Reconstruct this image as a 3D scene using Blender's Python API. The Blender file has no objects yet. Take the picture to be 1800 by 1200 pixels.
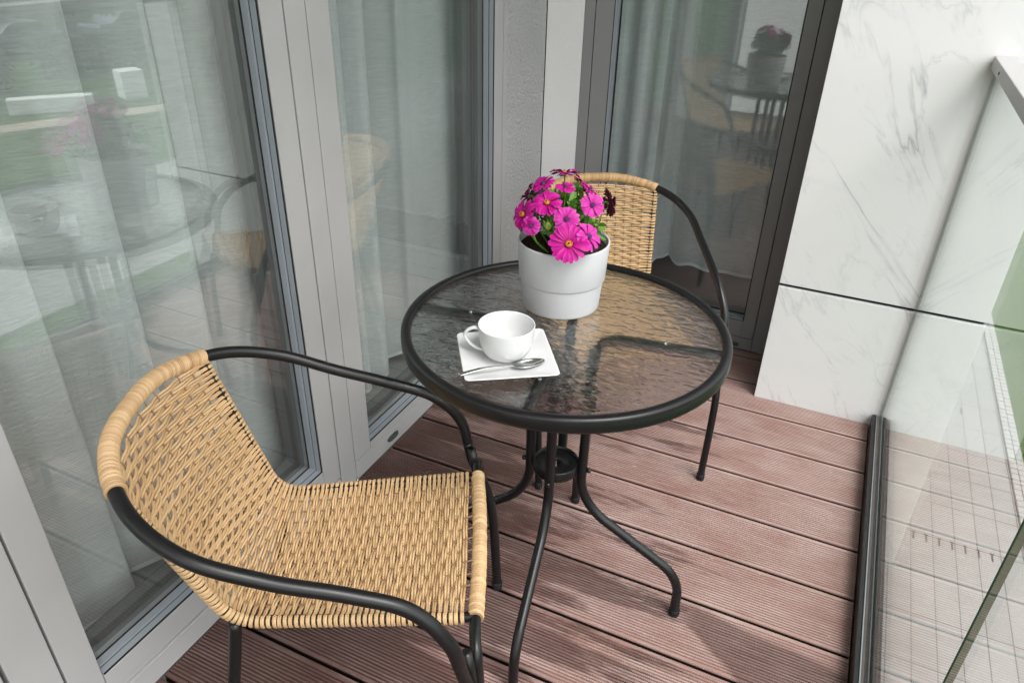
import bpy, math, random
import numpy as np
from math import sin, cos, pi, radians
random.seed(7); rng = np.random.RandomState(7)
scene = bpy.context.scene
COL = scene.collection

# ------------------------------------------------------------------ camera
def cam_matrix(a, b, c):
    ca, sa = cos(a), sin(a); cb, sb = cos(b), sin(b); cc, sc = cos(c), sin(c)
    Rz = np.array([[ca, -sa, 0], [sa, ca, 0], [0, 0, 1]]); Rx = np.array([[1, 0, 0], [0, cb, -sb], [0, sb, cb]])
    Rr = np.array([[cc, -sc, 0], [sc, cc, 0], [0, 0, 1]])
    return Rz @ Rx @ Rr
from mathutils import Matrix, Vector
cam_d = bpy.data.cameras.new("camera"); cam = bpy.data.objects.new("camera", cam_d); COL.objects.link(cam)
M = cam_matrix(0.4283380, 1.0469434, 0.0245037)
m4 = Matrix([list(M[0]) + [1.009607], list(M[1]) + [-2.048956], list(M[2]) + [1.331722], [0, 0, 0, 1]])
cam.matrix_world = m4
cam_d.sensor_width = 36.0; cam_d.lens = 1287.54 / 1800 * 36; cam_d.clip_start = 0.05; cam_d.clip_end = 1000
scene.camera = cam

# ------------------------------------------------------------------ node helpers
def new_mat(name):
    m = bpy.data.materials.new(name); m.use_nodes = True; nt = m.node_tree; nt.nodes.clear()
    return m, nt
class NT:
    def __init__(s, nt): s.nt = nt
    def n(s, t, **kw):
        nd = s.nt.nodes.new(t)
        for k, v in kw.items():
            if k in ('inp',):
                for a, b in v.items(): nd.inputs[a].default_value = b
            else: setattr(nd, k, v)
        return nd
    def l(s, a, b): s.nt.links.new(a, b)
    def math(s, op, a, b=None, clamp=False):
        nd = s.nt.nodes.new('ShaderNodeMath'); nd.operation = op; nd.use_clamp = clamp
        for i, v in enumerate((a, b)):
            if v is None: continue
            if hasattr(v, 'is_linked') or hasattr(v, 'links'): s.l(v, nd.inputs[i])
            else: nd.inputs[i].default_value = v
        return nd.outputs[0]
    def mix(s, fac, a, b, blend='MIX'):
        nd = s.nt.nodes.new('ShaderNodeMix'); nd.data_type = 'RGBA'; nd.blend_type = blend
        for i, v in ((0, fac), (6, a), (7, b)):
            if hasattr(v, 'links'): s.l(v, nd.inputs[i])
            else: nd.inputs[i].default_value = v if i == 0 else (tuple(v) + (1,) if len(v) == 3 else v)
        return nd.outputs[2]
    def noise(s, vec, scale, detail=3, rough=.5, dist=0):
        nd = s.nt.nodes.new('ShaderNodeTexNoise'); nd.inputs['Scale'].default_value = scale
        nd.inputs['Detail'].default_value = detail; nd.inputs['Roughness'].default_value = rough
        nd.inputs['Distortion'].default_value = dist
        if vec is not None: s.l(vec, nd.inputs['Vector'])
        return nd.outputs['Fac']
    def ramp(s, fac, stops):
        nd = s.nt.nodes.new('ShaderNodeValToRGB'); s.l(fac, nd.inputs[0]); e = nd.color_ramp.elements
        while len(e) < len(stops): e.new(.5)
        for i, (p, c) in enumerate(stops):
            e[i].position = p; e[i].color = tuple(c) + (1,) if not isinstance(c, (int, float)) else (c, c, c, 1)
        return nd.outputs[0]
    def vec(s, v, scale=(1, 1, 1), loc=(0, 0, 0), rot=(0, 0, 0)):
        nd = s.nt.nodes.new('ShaderNodeMapping'); s.l(v, nd.inputs[0])
        nd.inputs['Scale'].default_value = scale; nd.inputs['Location'].default_value = loc; nd.inputs['Rotation'].default_value = rot
        return nd.outputs[0]
    def bump(s, h, strength=.3, dist=.001, normal=None):
        nd = s.nt.nodes.new('ShaderNodeBump'); nd.inputs['Strength'].default_value = strength
        nd.inputs['Distance'].default_value = dist; s.l(h, nd.inputs['Height'])
        if normal is not None: s.l(normal, nd.inputs['Normal'])
        return nd.outputs[0]
    def bsdf(s, color=None, rough=.5, normal=None, spec=.5, metal=0., **kw):
        nd = s.nt.nodes.new('ShaderNodeBsdfPrincipled')
        for k, v in (('Base Color', color), ('Roughness', rough), ('Normal', normal), ('Specular IOR Level', spec), ('Metallic', metal)):
            if v is None: continue
            if hasattr(v, 'links'): s.l(v, nd.inputs[k])
            else: nd.inputs[k].default_value = tuple(v) + (1,) if k == 'Base Color' else v
        for k, v in kw.items(): nd.inputs[k.replace('_', ' ')].default_value = v
        return nd.outputs[0]
    def out(s, sh):
        o = s.nt.nodes.new('ShaderNodeOutputMaterial'); s.l(sh, o.inputs[0])
    def pos(s): return s.n('ShaderNodeNewGeometry').outputs['Position']
    def obj(s): return s.n('ShaderNodeTexCoord').outputs['Object']

def simple(name, color, rough=.5, spec=.5, metal=0, noise=0.06, nscale=40, bump=0, bscale=300, bdist=.0005, rnoise=.08, **kw):
    m, nt = new_mat(name); N = NT(nt); p = N.obj()
    f = N.noise(p, nscale, 4)
    c = N.mix(f, [x * (1 - noise * 2) for x in color], [min(1, x * (1 + noise * 2)) for x in color])
    r = N.math('ADD', N.math('MULTIPLY', N.noise(p, nscale * .6, 3), rnoise * 2), rough - rnoise)
    nrm = N.bump(N.noise(p, bscale, 3), bump, bdist) if bump else None
    N.out(N.bsdf(c, r, nrm, spec, metal, **kw)); return m

# ------------------------------------------------------------------ materials
MAT = {}
MAT['black_tube'] = simple('black_powder_coat', (.007, .0065, .007), .34, .42, noise=.1, bump=.25, bscale=900, bdist=.0002)
MAT['frame_grey'] = simple('grey_window_profile', (.40, .397, .392), .42, .4, noise=.05, nscale=7, bump=.08, bscale=500, bdist=.0002)
MAT['frame_shadow'] = simple('dark_grey_profile', (.13, .128, .127), .42, .4, noise=.03, nscale=6)
MAT['bead'] = simple('glazing_bead_blue_grey', (.30, .33, .36), .35, .5, noise=.03, nscale=10)
MAT['rubber'] = simple('black_rubber_gasket', (.012, .012, .013), .55, .3, noise=.1)
MAT['cap'] = simple('drain_cap_plastic', (.045, .047, .05), .5, .4)
MAT['channel'] = simple('black_base_channel', (.012, .012, .012), .35, .5, noise=.12)
MAT['gasket_brown'] = simple('weathered_gasket', (.075, .065, .062), .6, .35, noise=.2, nscale=30, bump=.3, bscale=200)
MAT['alu'] = simple('bare_aluminium', (.40, .41, .42), .35, .5, metal=.8)
MAT['rail'] = simple('grey_handrail_paint', (.40, .395, .39), .38, .5, noise=.03, nscale=12)
MAT['screw'] = simple('steel_screw', (.55, .55, .56), .25, .5, metal=1.0)
MAT['porcelain'] = simple('white_porcelain', (.67, .67, .665), .12, .5, noise=.004, rnoise=.01)
MAT['steel'] = simple('polished_steel', (.62, .61, .60), .14, .5, metal=1.0, noise=.02, rnoise=.03)
MAT['pot'] = simple('pale_grey_ceramic', (.55, .555, .565), .48, .35, noise=.02, nscale=18, bump=.12, bscale=260, bdist=.0004)
MAT['white_block'] = simple('white_concrete', (.78, .78, .76), .7, .3, noise=.04, nscale=3)
MAT['floor_tile2'] = simple('dark_taupe_floor', (.16, .145, .13), .4, .4, noise=.04, nscale=3)
MAT['room'] = simple('interior_paint', (.30, .30, .30), .8, .2, noise=.02, nscale=1)
MAT['concrete'] = simple('balcony_concrete', (.36, .355, .34), .8, .2, noise=.05, nscale=4)
MAT['bark'] = simple('tree_bark', (.07, .055, .04), .9, .2, noise=.2, nscale=8)
MAT['roof'] = simple('red_brown_roof', (.22, .10, .06), .8, .2)
MAT['glass_dark'] = simple('dark_window_pane', (.03, .035, .04), .1, .6)
MAT['asphalt'] = simple('asphalt', (.055, .055, .057), .85, .2, noise=.15, nscale=5)
MAT['car_red'] = simple('red_car_paint', (.35, .05, .04), .25, .6)
MAT['car_grey'] = simple('blue_grey_car_paint', (.10, .12, .15), .25, .6)
MAT['tyre'] = simple('tyre_rubber', (.02, .02, .02), .8, .3)

def pane_mat(name, r0, tint, rough=0.0):
    m, nt = new_mat(name); N = NT(nt)
    lw = N.n('ShaderNodeLayerWeight'); lw.inputs['Blend'].default_value = .5
    f = N.math('ADD', N.math('MULTIPLY', N.math('POWER', lw.outputs['Facing'], 5.0), 1 - r0), r0, clamp=True)
    t = N.n('ShaderNodeBsdfTransparent'); t.inputs[0].default_value = tuple(tint) + (1,)
    g = N.n('ShaderNodeBsdfGlossy'); g.inputs['Roughness'].default_value = rough; g.inputs[0].default_value = (.96, .98, .97, 1)
    mx = N.n('ShaderNodeMixShader'); N.l(f, mx.inputs[0]); N.l(t.outputs[0], mx.inputs[1]); N.l(g.outputs[0], mx.inputs[2])
    N.out(mx.outputs[0]); return m
MAT['pane'] = pane_mat('window_glass', .14, (.95, .975, .965))
MAT['pane_door'] = pane_mat('door_glass', .085, (.93, .96, .955))
MAT['balustrade_glass'] = pane_mat('balustrade_glass', .02, (.965, .985, .975))
MAT['glass_edge'] = simple('green_glass_edge', (.045, .085, .05), .15, .6, noise=.1, nscale=15)

def table_glass():
    m, nt = new_mat('rippled_table_glass'); N = NT(nt); p = N.obj()
    q = N.vec(p, (1, 1.8, 1), rot=(0, 0, radians(-25)))
    n1 = N.noise(q, 35, 1.3, .4, .5)
    nr = N.bump(n1, .55, .0058)
    g = N.n('ShaderNodeBsdfGlass'); g.inputs['Color'].default_value = (.97, .99, .985, 1); g.inputs['Roughness'].default_value = .0; g.inputs['IOR'].default_value = 1.5
    N.l(nr, g.inputs['Normal'])
    t = N.n('ShaderNodeBsdfTransparent'); t.inputs[0].default_value = (.98, .99, .985, 1)
    mx = N.n('ShaderNodeMixShader'); mx.inputs[0].default_value = .30; N.l(g.outputs[0], mx.inputs[1]); N.l(t.outputs[0], mx.inputs[2])
    N.out(mx.outputs[0]); return m
MAT['table_glass'] = table_glass()

def deck_mat():
    m, nt = new_mat('composite_deck_boards'); N = NT(nt); p = N.pos()
    sep = N.n('ShaderNodeSeparateXYZ'); N.l(p, sep.inputs[0]); X, Y, Z = sep.outputs
    at = N.n('ShaderNodeAttribute'); at.attribute_name = 'board'; at.attribute_type = 'GEOMETRY'
    rnd = at.outputs['Fac']
    # streaks along the board
    st = N.noise(N.vec(p, (2.2, 90, 1)), 1.6, 5, .6)
    st2 = N.noise(N.vec(p, (9, 240, 1)), 1.0, 4, .65)
    base = N.mix(st, (.222, .118, .097), (.335, .197, .168))
    base = N.mix(N.math('MULTIPLY', rnd, .55), base, (.31, .18, .155))
    bl = N.ramp(N.math('ADD', X, N.math('MULTIPLY', N.math('SUBTRACT', N.noise(N.vec(p, (1, 2, 1)), 2.2, 4), .5), .6)), [(.15, 0.0), (.95, 1.0)])  # inner boards darker: uneven weathering, plus shade painted into the colour
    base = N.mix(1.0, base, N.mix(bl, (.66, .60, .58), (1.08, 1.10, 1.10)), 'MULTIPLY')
    # chalky wear on the crests of the ridges
    crest = N.ramp(N.math('MULTIPLY', N.math('ADD', Z, .0022), 400), [(0.0, 0.0), (.85, 1.0)])
    blot = N.noise(N.vec(p, (1.5, 3, 1)), 3.2, 5, .62)
    chalk = N.ramp(N.math('ADD', N.math('MULTIPLY', blot, .6), N.math('MULTIPLY', st2, .45)), [(.42, 0.0), (.72, 1.0)])
    cf = N.math('MULTIPLY', N.math('MULTIPLY', crest, chalk), .70)
    c = N.mix(cf, base, (.56, .45, .42))
    spk = N.ramp(N.noise(N.vec(p, (60, 190, 1)), 1.0, 3, .7), [(.655, 0.0), (.72, 1.0)])
    c = N.mix(N.math('MULTIPLY', spk, .60), c, (.62, .56, .54))
    # grooves hold dirt
    c = N.mix(N.math('MULTIPLY', N.math('SUBTRACT', 1.0, crest), .30), c, (.045, .026, .024))
    gap = N.math('LESS_THAN', Z, -.0045); c = N.mix(gap, c, (.012, .008, .007))  # gap sides near black: dirt, plus the shade between boards painted in
    # rain water lying on the boards: stretched blots, denser towards the window wall
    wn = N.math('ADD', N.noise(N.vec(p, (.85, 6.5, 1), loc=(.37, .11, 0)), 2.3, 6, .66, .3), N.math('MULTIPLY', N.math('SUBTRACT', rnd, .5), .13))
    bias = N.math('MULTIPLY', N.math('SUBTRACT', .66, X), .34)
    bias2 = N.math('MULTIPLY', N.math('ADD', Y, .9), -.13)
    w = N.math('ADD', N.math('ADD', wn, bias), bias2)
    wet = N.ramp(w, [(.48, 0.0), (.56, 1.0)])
    # a long darker, smoother wedge running from the table foot to the balustrade
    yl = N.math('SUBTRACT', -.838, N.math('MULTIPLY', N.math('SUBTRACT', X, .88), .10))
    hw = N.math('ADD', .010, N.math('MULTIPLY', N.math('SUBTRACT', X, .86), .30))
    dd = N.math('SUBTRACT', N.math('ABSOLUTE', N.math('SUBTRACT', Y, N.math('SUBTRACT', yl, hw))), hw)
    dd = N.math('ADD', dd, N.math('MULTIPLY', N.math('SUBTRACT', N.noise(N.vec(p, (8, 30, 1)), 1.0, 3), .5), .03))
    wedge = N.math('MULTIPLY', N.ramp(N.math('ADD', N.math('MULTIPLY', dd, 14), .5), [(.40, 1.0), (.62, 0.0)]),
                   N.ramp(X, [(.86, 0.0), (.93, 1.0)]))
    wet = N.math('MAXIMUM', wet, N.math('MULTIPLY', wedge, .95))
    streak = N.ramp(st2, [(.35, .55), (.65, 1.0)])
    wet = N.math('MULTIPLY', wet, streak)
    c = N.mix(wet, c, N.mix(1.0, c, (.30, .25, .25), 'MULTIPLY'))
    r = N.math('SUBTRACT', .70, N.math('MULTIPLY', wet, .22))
    nr = N.bump(st2, .25, .0008)
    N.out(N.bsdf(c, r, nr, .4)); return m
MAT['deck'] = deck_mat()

def marble_mat():
    m, nt = new_mat('white_veined_marble'); N = NT(nt); p = N.pos()
    q = N.vec(p, (1, 1, 1), rot=(0, radians(-50), 0))
    def vein(scale, dist, lo, hi, sx, off, gate):
        v = N.vec(q, (sx, 1, 1), loc=(off * 1.3, 0, off * .7))
        a = N.noise(v, scale, 6, .58, dist)
        b = N.math('ABSOLUTE', N.math('SUBTRACT', a, .5))
        l = N.ramp(b, [(0.0, 1.0), (lo, .35), (hi, 0.0)])
        g = N.ramp(N.noise(N.vec(p, loc=(off * 3, 1, off)), 2.6, 4, .6), [(gate, 0.0), (gate + .14, 1.0)])
        return N.math('MULTIPLY', l, g)
    v1 = vein(1.9, 1.1, .005, .014, .45, .7, .48)
    v2 = vein(4.2, 1.2, .008, .024, .35, 3.1, .45)
    v3 = vein(9, 1.4, .015, .05, .3, 5.7, .52)
    cl = N.noise(q, 5, 6, .65, .5)
    c = N.mix(cl, (.75, .75, .742), (.81, .81, .80))
    c = N.mix(N.math('MULTIPLY', v3, .34), c, (.50, .52, .53))
    c = N.mix(N.math('MULTIPLY', v2, .38), c, (.42, .45, .46))
    c = N.mix(N.math('MULTIPLY', v1, .58), c, (.26, .29, .31))
    # soft darker band where the balustrade glass meets the wall
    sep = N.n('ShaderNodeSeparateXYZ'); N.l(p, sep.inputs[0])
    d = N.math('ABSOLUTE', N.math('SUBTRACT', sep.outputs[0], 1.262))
    seam_dark = N.ramp(N.math('MULTIPLY', d, 10), [(0.02, 1.0), (.10, .45), (.32, 0.0)])
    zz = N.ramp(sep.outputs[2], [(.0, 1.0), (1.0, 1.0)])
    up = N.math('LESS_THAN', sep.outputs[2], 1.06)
    c = N.mix(N.math('MULTIPLY', N.math('MULTIPLY', seam_dark, up), .52), c, (.40, .36, .34))
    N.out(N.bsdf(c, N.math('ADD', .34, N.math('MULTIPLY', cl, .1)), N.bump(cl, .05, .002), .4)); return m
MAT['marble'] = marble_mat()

def plaster(name, col, scale, strength):
    m, nt = new_mat(name); N = NT(nt); p = N.pos()
    n = N.noise(p, scale, 4, .6, .6); big = N.noise(p, 3, 3)
    c = N.mix(big, [x * .95 for x in col], [min(1, x * 1.05) for x in col]); c = N.mix(N.math('MULTIPLY', n, .28), c, [x * .72 for x in col])
    N.out(N.bsdf(c, .9, N.bump(n, strength, .012), .2)); return m
MAT['plaster_grey'] = plaster('rough_grey_render', (.50, .505, .50), 100, 1.0)
MAT['plaster_white'] = plaster('white_render', (.80, .795, .785), 110, .10)

def rattan_mat():
    m, nt = new_mat('tan_rattan'); N = NT(nt); p = N.obj()
    at = N.n('ShaderNodeAttribute'); at.attribute_name = 'strand'; at.attribute_type = 'GEOMETRY'
    f = at.outputs['Fac']
    n = N.noise(p, 55, 4, .6); n2 = N.noise(p, 900, 2, .6)
    fc = N.math('MAXIMUM', f, 0.0); c = N.mix(fc, (.47, .30, .145), (.66, .46, .255))
    c = N.mix(N.math('MULTIPLY', n, .5), c, (.50, .32, .155))
    c = N.mix(N.math('MULTIPLY', N.ramp(n2, [(.45, 0.0), (.75, 1.0)]), .35), c, (.33, .19, .085))
    c = N.mix(N.math('MULTIPLY', N.math('MAXIMUM', N.math('MULTIPLY', f, -1.0), 0.0), .8), c, (.20, .105, .06))
    N.out(N.bsdf(c, .46, N.bump(n2, .3, .0004), .4)); return m
MAT['rattan'] = rattan_mat()

def curtain_mat():
    m, nt = new_mat('sheer_white_curtain'); N = NT(nt); p = N.pos()
    n = N.noise(N.vec(p, (22, 22, 190)), 1.0, 3, .55, .8)
    n2 = N.noise(N.vec(p, (90, 90, 900)), 1.0, 2, .6)
    c = N.mix(n, (.93, .95, .95), (.97, .985, .985))
    d = N.n('ShaderNodeBsdfDiffuse'); N.l(c, d.inputs[0]); t = N.n('ShaderNodeBsdfTranslucent'); N.l(c, t.inputs[0])
    nr = N.bump(N.math('ADD', n, N.math('MULTIPLY', n2, .4)), .5, .006); N.l(nr, d.inputs['Normal'])
    a = N.n('ShaderNodeMixShader'); a.inputs[0].default_value = .12; N.l(d.outputs[0], a.inputs[1]); N.l(t.outputs[0], a.inputs[2])
    tr = N.n('ShaderNodeBsdfTransparent')
    b = N.n('ShaderNodeMixShader')
    al = N.math('ADD', .60, N.math('MULTIPLY', N.math('SUBTRACT', n, .5), .30))
    lw = N.n('ShaderNodeLayerWeight'); lw.inputs['Blend'].default_value = .5
    cs = N.math('MAXIMUM', N.math('SUBTRACT', 1.0, lw.outputs['Facing']), .10)
    # woven sheer closes up when seen at a slant
    al = N.math('SUBTRACT', 1.0, N.math('POWER', N.math('SUBTRACT', 1.0, al), N.math('DIVIDE', 1.0, cs)))
    uvat = N.n('ShaderNodeAttribute'); uvat.attribute_name = 'hem'; uvat.attribute_type = 'GEOMETRY'
    al = N.math('ADD', al, N.math('MULTIPLY', uvat.outputs['Fac'], .4), clamp=True)
    N.l(al, b.inputs[0]); N.l(tr.outputs[0], b.inputs[1]); N.l(a.outputs[0], b.inputs[2]); N.out(b.outputs[0]); return m
MAT['curtain'] = curtain_mat()

def tiles_mat(name, c1, c2, w, h, mortar, mcol, rot=0, rough=.5, noise_amt=.3, loc=(0, 0, 0), spk=0):
    m, nt = new_mat(name); N = NT(nt); p = N.pos()
    b = N.n('ShaderNodeTexBrick'); N.l(N.vec(p, rot=(0, 0, rot), loc=loc), b.inputs['Vector'])
    b.offset = 0; b.squash = 1
    b.inputs['Scale'].default_value = 1; b.inputs['Brick Width'].default_value = w; b.inputs['Row Height'].default_value = h
    b.inputs['Mortar Size'].default_value = mortar; b.inputs['Mortar Smooth'].default_value = .2; b.inputs['Bias'].default_value = 0
    b.inputs['Color1'].default_value = tuple(c1) + (1,); b.inputs['Color2'].default_value = tuple(c2) + (1,); b.inputs['Mortar'].default_value = tuple(mcol) + (1,)
    n = N.noise(p, 2.0, 5, .6); c = N.mix(N.math('MULTIPLY', n, noise_amt), b.outputs['Color'], [x * .7 for x in c1])
    if spk: c = N.mix(N.math('MULTIPLY', N.noise(p, 45, 3, .8), spk), c, [x * .45 for x in c1])
    N.out(N.bsdf(c, rough, None, .3)); return m
MAT['floor_tile'] = tiles_mat('pale_floor_tile', (.40, .415, .40), (.37, .385, .37), .30, .30, .003, (.22, .23, .22), rough=.3)
MAT['paving'] = tiles_mat('grey_paving', (.37, .37, .355), (.325, .325, .312), .22, .62, .006, (.09, .09, .085), rough=.85, loc=(.06, .22, 0), spk=.5)
MAT['tan_path'] = simple('tan_gravel_path', (.42, .34, .27), .9, .2, noise=.15, nscale=6)
def grass_mat():
    m, nt = new_mat('mown_grass'); N = NT(nt); p = N.pos()
    a = N.noise(p, .5, 5, .6); b = N.noise(p, 22, 4, .8)
    c = N.mix(a, (.045, .105, .018), (.085, .165, .030)); c = N.mix(N.math('MULTIPLY', b, .7), c, (.03, .06, .012))
    N.out(N.bsdf(c, .9, N.bump(b, .8, .05), .15)); return m
MAT['grass'] = grass_mat()
def leaf_mat(name, c1, c2, scale):
    m, nt = new_mat(name); N = NT(nt); p = N.obj()
    c = N.mix(N.noise(p, scale, 3), c1, c2)
    b = N.bsdf(c, .45, None, .4); t = N.n('ShaderNodeBsdfTranslucent'); N.l(c, t.inputs[0])
    mx = N.n('ShaderNodeMixShader'); mx.inputs[0].default_value = .25; N.l(b, mx.inputs[1]); N.l(t.outputs[0], mx.inputs[2]); N.out(mx.outputs[0]); return m
MAT['leaf'] = leaf_mat('daisy_leaf', (.075, .20, .022), (.22, .42, .07), 60)
MAT['bud'] = leaf_mat('bud_green', (.22, .36, .06), (.38, .46, .10), 90)
MAT['tree_leaf'] = leaf_mat('tree_foliage', (.030, .065, .015), (.085, .14, .030), 1.5)
MAT['hedge_leaf'] = leaf_mat('hedge_foliage', (.02, .045, .014), (.05, .09, .025), 2.0)

def petal_mat(name, base, tip, dark):
    m, nt = new_mat(name); N = NT(nt)
    at = N.n('ShaderNodeAttribute'); at.attribute_name = 'along'; at.attribute_type = 'GEOMETRY'
    av = N.n('ShaderNodeAttribute'); av.attribute_name = 'rnd'; av.attribute_type = 'GEOMETRY'
    c = N.ramp(at.outputs['Fac'], [(0.0, dark), (.22, base), (.75, base), (1.0, tip)])
    c = N.mix(N.math('MULTIPLY', av.outputs['Fac'], .45), c, [x * .55 for x in base])
    g = N.n('ShaderNodeNewGeometry')
    c = N.mix(g.outputs['Backfacing'], c, (.13, .012, .055))
    b = N.bsdf(c, .5, None, .3); t = N.n('ShaderNodeBsdfTranslucent'); N.l(c, t.inputs[0])
    mx = N.n('ShaderNodeMixShader'); mx.inputs[0].default_value = .22; N.l(b, mx.inputs[1]); N.l(t.outputs[0], mx.inputs[2]); N.out(mx.outputs[0]); return m
MAT['petal'] = petal_mat('magenta_petal', (.56, .008, .27), (.64, .02, .36), (.16, .003, .08))
MAT['petal_pink'] = petal_mat('pink_petal', (.66, .035, .38), (.76, .09, .50), (.24, .012, .15))
MAT['petal_dark'] = petal_mat('dark_purple_petal', (.13, .008, .06), (.26, .012, .12), (.05, .003, .03))
MAT['disc_orange'] = simple('orange_flower_disc', (.62, .22, .02), .7, .2, noise=.3, nscale=400)
MAT['disc_purple'] = simple('purple_flower_disc', (.10, .04, .12), .7, .2, noise=.3, nscale=400)
MAT['soil'] = simple('potting_soil', (.035, .020, .013), .95, .2, noise=.4, nscale=120, bump=1.0, bscale=150, bdist=.004)
def wall_mat(name, c):
    return simple(name, c, .85, .2, noise=.05, nscale=.6)
MAT['wall_tan'] = wall_mat('tan_building_render', (.50, .36, .22))
MAT['wall_orange'] = wall_mat('orange_brick', (.42, .20, .12))
MAT['wall_pale'] = wall_mat('pale_building_render', (.60, .58, .54))

# ------------------------------------------------------------------ mesh helpers
class MB:
    def __init__(s): s.v = []; s.f = []; s.attr = {}
    def add(s, v, f, **attr):
        o = len(s.v); s.v += [tuple(map(float, x)) for x in v]; s.f += [tuple(i + o for i in q) for q in f]
        for k, a in attr.items():
            L = s.attr.setdefault(k, []); L += [0.0] * (o - len(L))
            L += [float(a)] * len(v) if not hasattr(a, '__len__') else list(map(float, a))
    def box(s, x0, x1, y0, y1, z0, z1, **a):
        v = [(x0, y0, z0), (x1, y0, z0), (x1, y1, z0), (x0, y1, z0), (x0, y0, z1), (x1, y0, z1), (x1, y1, z1), (x0, y1, z1)]
        s.add(v, [(0, 3, 2, 1), (4, 5, 6, 7), (0, 1, 5, 4), (1, 2, 6, 5), (2, 3, 7, 6), (3, 0, 4, 7)], **a); return s
    def tube(s, pts, r, n=10, cap=True, **a):
        P = np.array(pts, float); m = len(P); rr = np.full(m, r) if np.isscalar(r) else np.array(r)
        T = np.gradient(P, axis=0); T /= np.linalg.norm(T, axis=1)[:, None] + 1e-12
        ref = np.array([0, 0, 1.]) if abs(T[0][2]) < .9 else np.array([1., 0, 0])
        u = np.cross(ref, T[0]); u /= np.linalg.norm(u); V = []
        for i in range(m):
            u = u - T[i] * (u @ T[i]); u /= np.linalg.norm(u); w = np.cross(T[i], u)
            for k in range(n):
                an = 2 * pi * k / n; V.append(P[i] + rr[i] * (cos(an) * u + sin(an) * w))
        F = [(i * n + k, i * n + (k + 1) % n, (i + 1) * n + (k + 1) % n, (i + 1) * n + k) for i in range(m - 1) for k in range(n)]
        if cap: F += [tuple(range(n))[::-1], tuple((m - 1) * n + k for k in range(n))]
        s.add(V, F, **a); return s
    def lathe(s, prof, c=(0, 0, 0), n=48, closed=False, sx=1, **a):
        m = len(prof); V = []
        for (r, z) in prof:
            for k in range(n):
                an = 2 * pi * k / n; V.append((c[0] + r * cos(an) * sx, c[1] + r * sin(an), c[2] + z))
        rng_ = range(m if closed else m - 1)
        F = [(i * n + k, i * n + (k + 1) % n, ((i + 1) % m) * n + (k + 1) % n, ((i + 1) % m) * n + k) for i in rng_ for k in range(n)]
        s.add(V, F, **a); return s
    def grid(s, P, **a):   # P [i][j] of points
        a_, b_ = len(P), len(P[0]); V = [q for row in P for q in row]
        F = [(i * b_ + j, (i + 1) * b_ + j, (i + 1) * b_ + j + 1, i * b_ + j + 1) for i in range(a_ - 1) for j in range(b_ - 1)]
        s.add(V, F, **a); return s

def build(name, mb, mat, parent=None, smooth=False, bevel=0, off=(0, 0, 0), label=None):
    me = bpy.data.meshes.new(name); ov = np.array(off, float)
    me.from_pydata([tuple(np.array(q) - ov) for q in mb.v] if any(off) else mb.v, [], mb.f); me.update()
    for k, L in mb.attr.items():
        L = L + [0.0] * (len(mb.v) - len(L)); at = me.attributes.new(k, 'FLOAT', 'POINT'); at.data.foreach_set('value', L)
    mats = mat if isinstance(mat, (list, tuple)) else [mat]
    for q in mats: me.materials.append(q)
    if smooth: me.polygons.foreach_set('use_smooth', [True] * len(me.polygons))
    o = bpy.data.objects.new(name, me); COL.objects.link(o)
    if parent: o.parent = parent
    if bevel:
        b = o.modifiers.new('bevel', 'BEVEL'); b.width = bevel; b.segments = 2; b.limit_method = 'ANGLE'; b.harden_normals = False
    if label: o['label'] = label
    return o
def thing(name, label, cat, loc=(0, 0, 0), group=None):
    o = bpy.data.objects.new(name, None); COL.objects.link(o); o.location = loc; o.empty_display_size = .05
    o['label'] = label; o['category'] = cat
    if group: o['group'] = group
    return o
def tag(o, label, cat, group=None):
    o['label'] = label; o['category'] = cat
    if group: o['group'] = group
    return o
def struct(o, label=None):
    o['kind'] = 'structure'
    if label: o['label'] = label
    return o
def copy_tree(o, parent=None):
    c = o.copy(); COL.objects.link(c)
    if parent: c.parent = parent
    for ch in [q for q in bpy.data.objects if q.parent == o and q != c]: copy_tree(ch, c)
    return c
def spline(C, n=8):
    C = [np.array(c, float) for c in C]; P = [2 * C[0] - C[1]] + C + [2 * C[-1] - C[-2]]; o = []
    for i in range(1, len(P) - 2):
        for t in np.linspace(0, 1, n, endpoint=False):
            a, b, c, d = P[i - 1:i + 3]; o.append(.5 * (2 * b + (c - a) * t + (2 * a - 5 * b + 4 * c - d) * t * t + (3 * b - a - 3 * c + d) * t ** 3))
    o.append(P[-2]); return np.array(o)
def fillet(C, r, n=8):
    C = [np.array(c, float) for c in C]; o = [C[0]]
    for i in range(1, len(C) - 1):
        a, b, c = C[i - 1], C[i], C[i + 1]; u = a - b; v = c - b; lu, lv = np.linalg.norm(u), np.linalg.norm(v)
        rr = r[i - 1] if hasattr(r, '__len__') else r; d = min(rr, lu * .48, lv * .48); p0 = b + u / lu * d; p1 = b + v / lv * d
        for t in np.linspace(0, 1, n): o.append((1 - t) ** 2 * p0 + 2 * t * (1 - t) * b + t * t * p1)
    o.append(C[-1]); return np.array(o)
def dense(P, step):
    P = np.array(P, float); d = np.r_[0, np.cumsum(np.linalg.norm(np.diff(P, axis=0), axis=1))]
    m = max(2, int(d[-1] / step)); s = np.linspace(0, d[-1], m); return np.stack([np.interp(s, d, P[:, k]) for k in range(3)], 1), s

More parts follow.
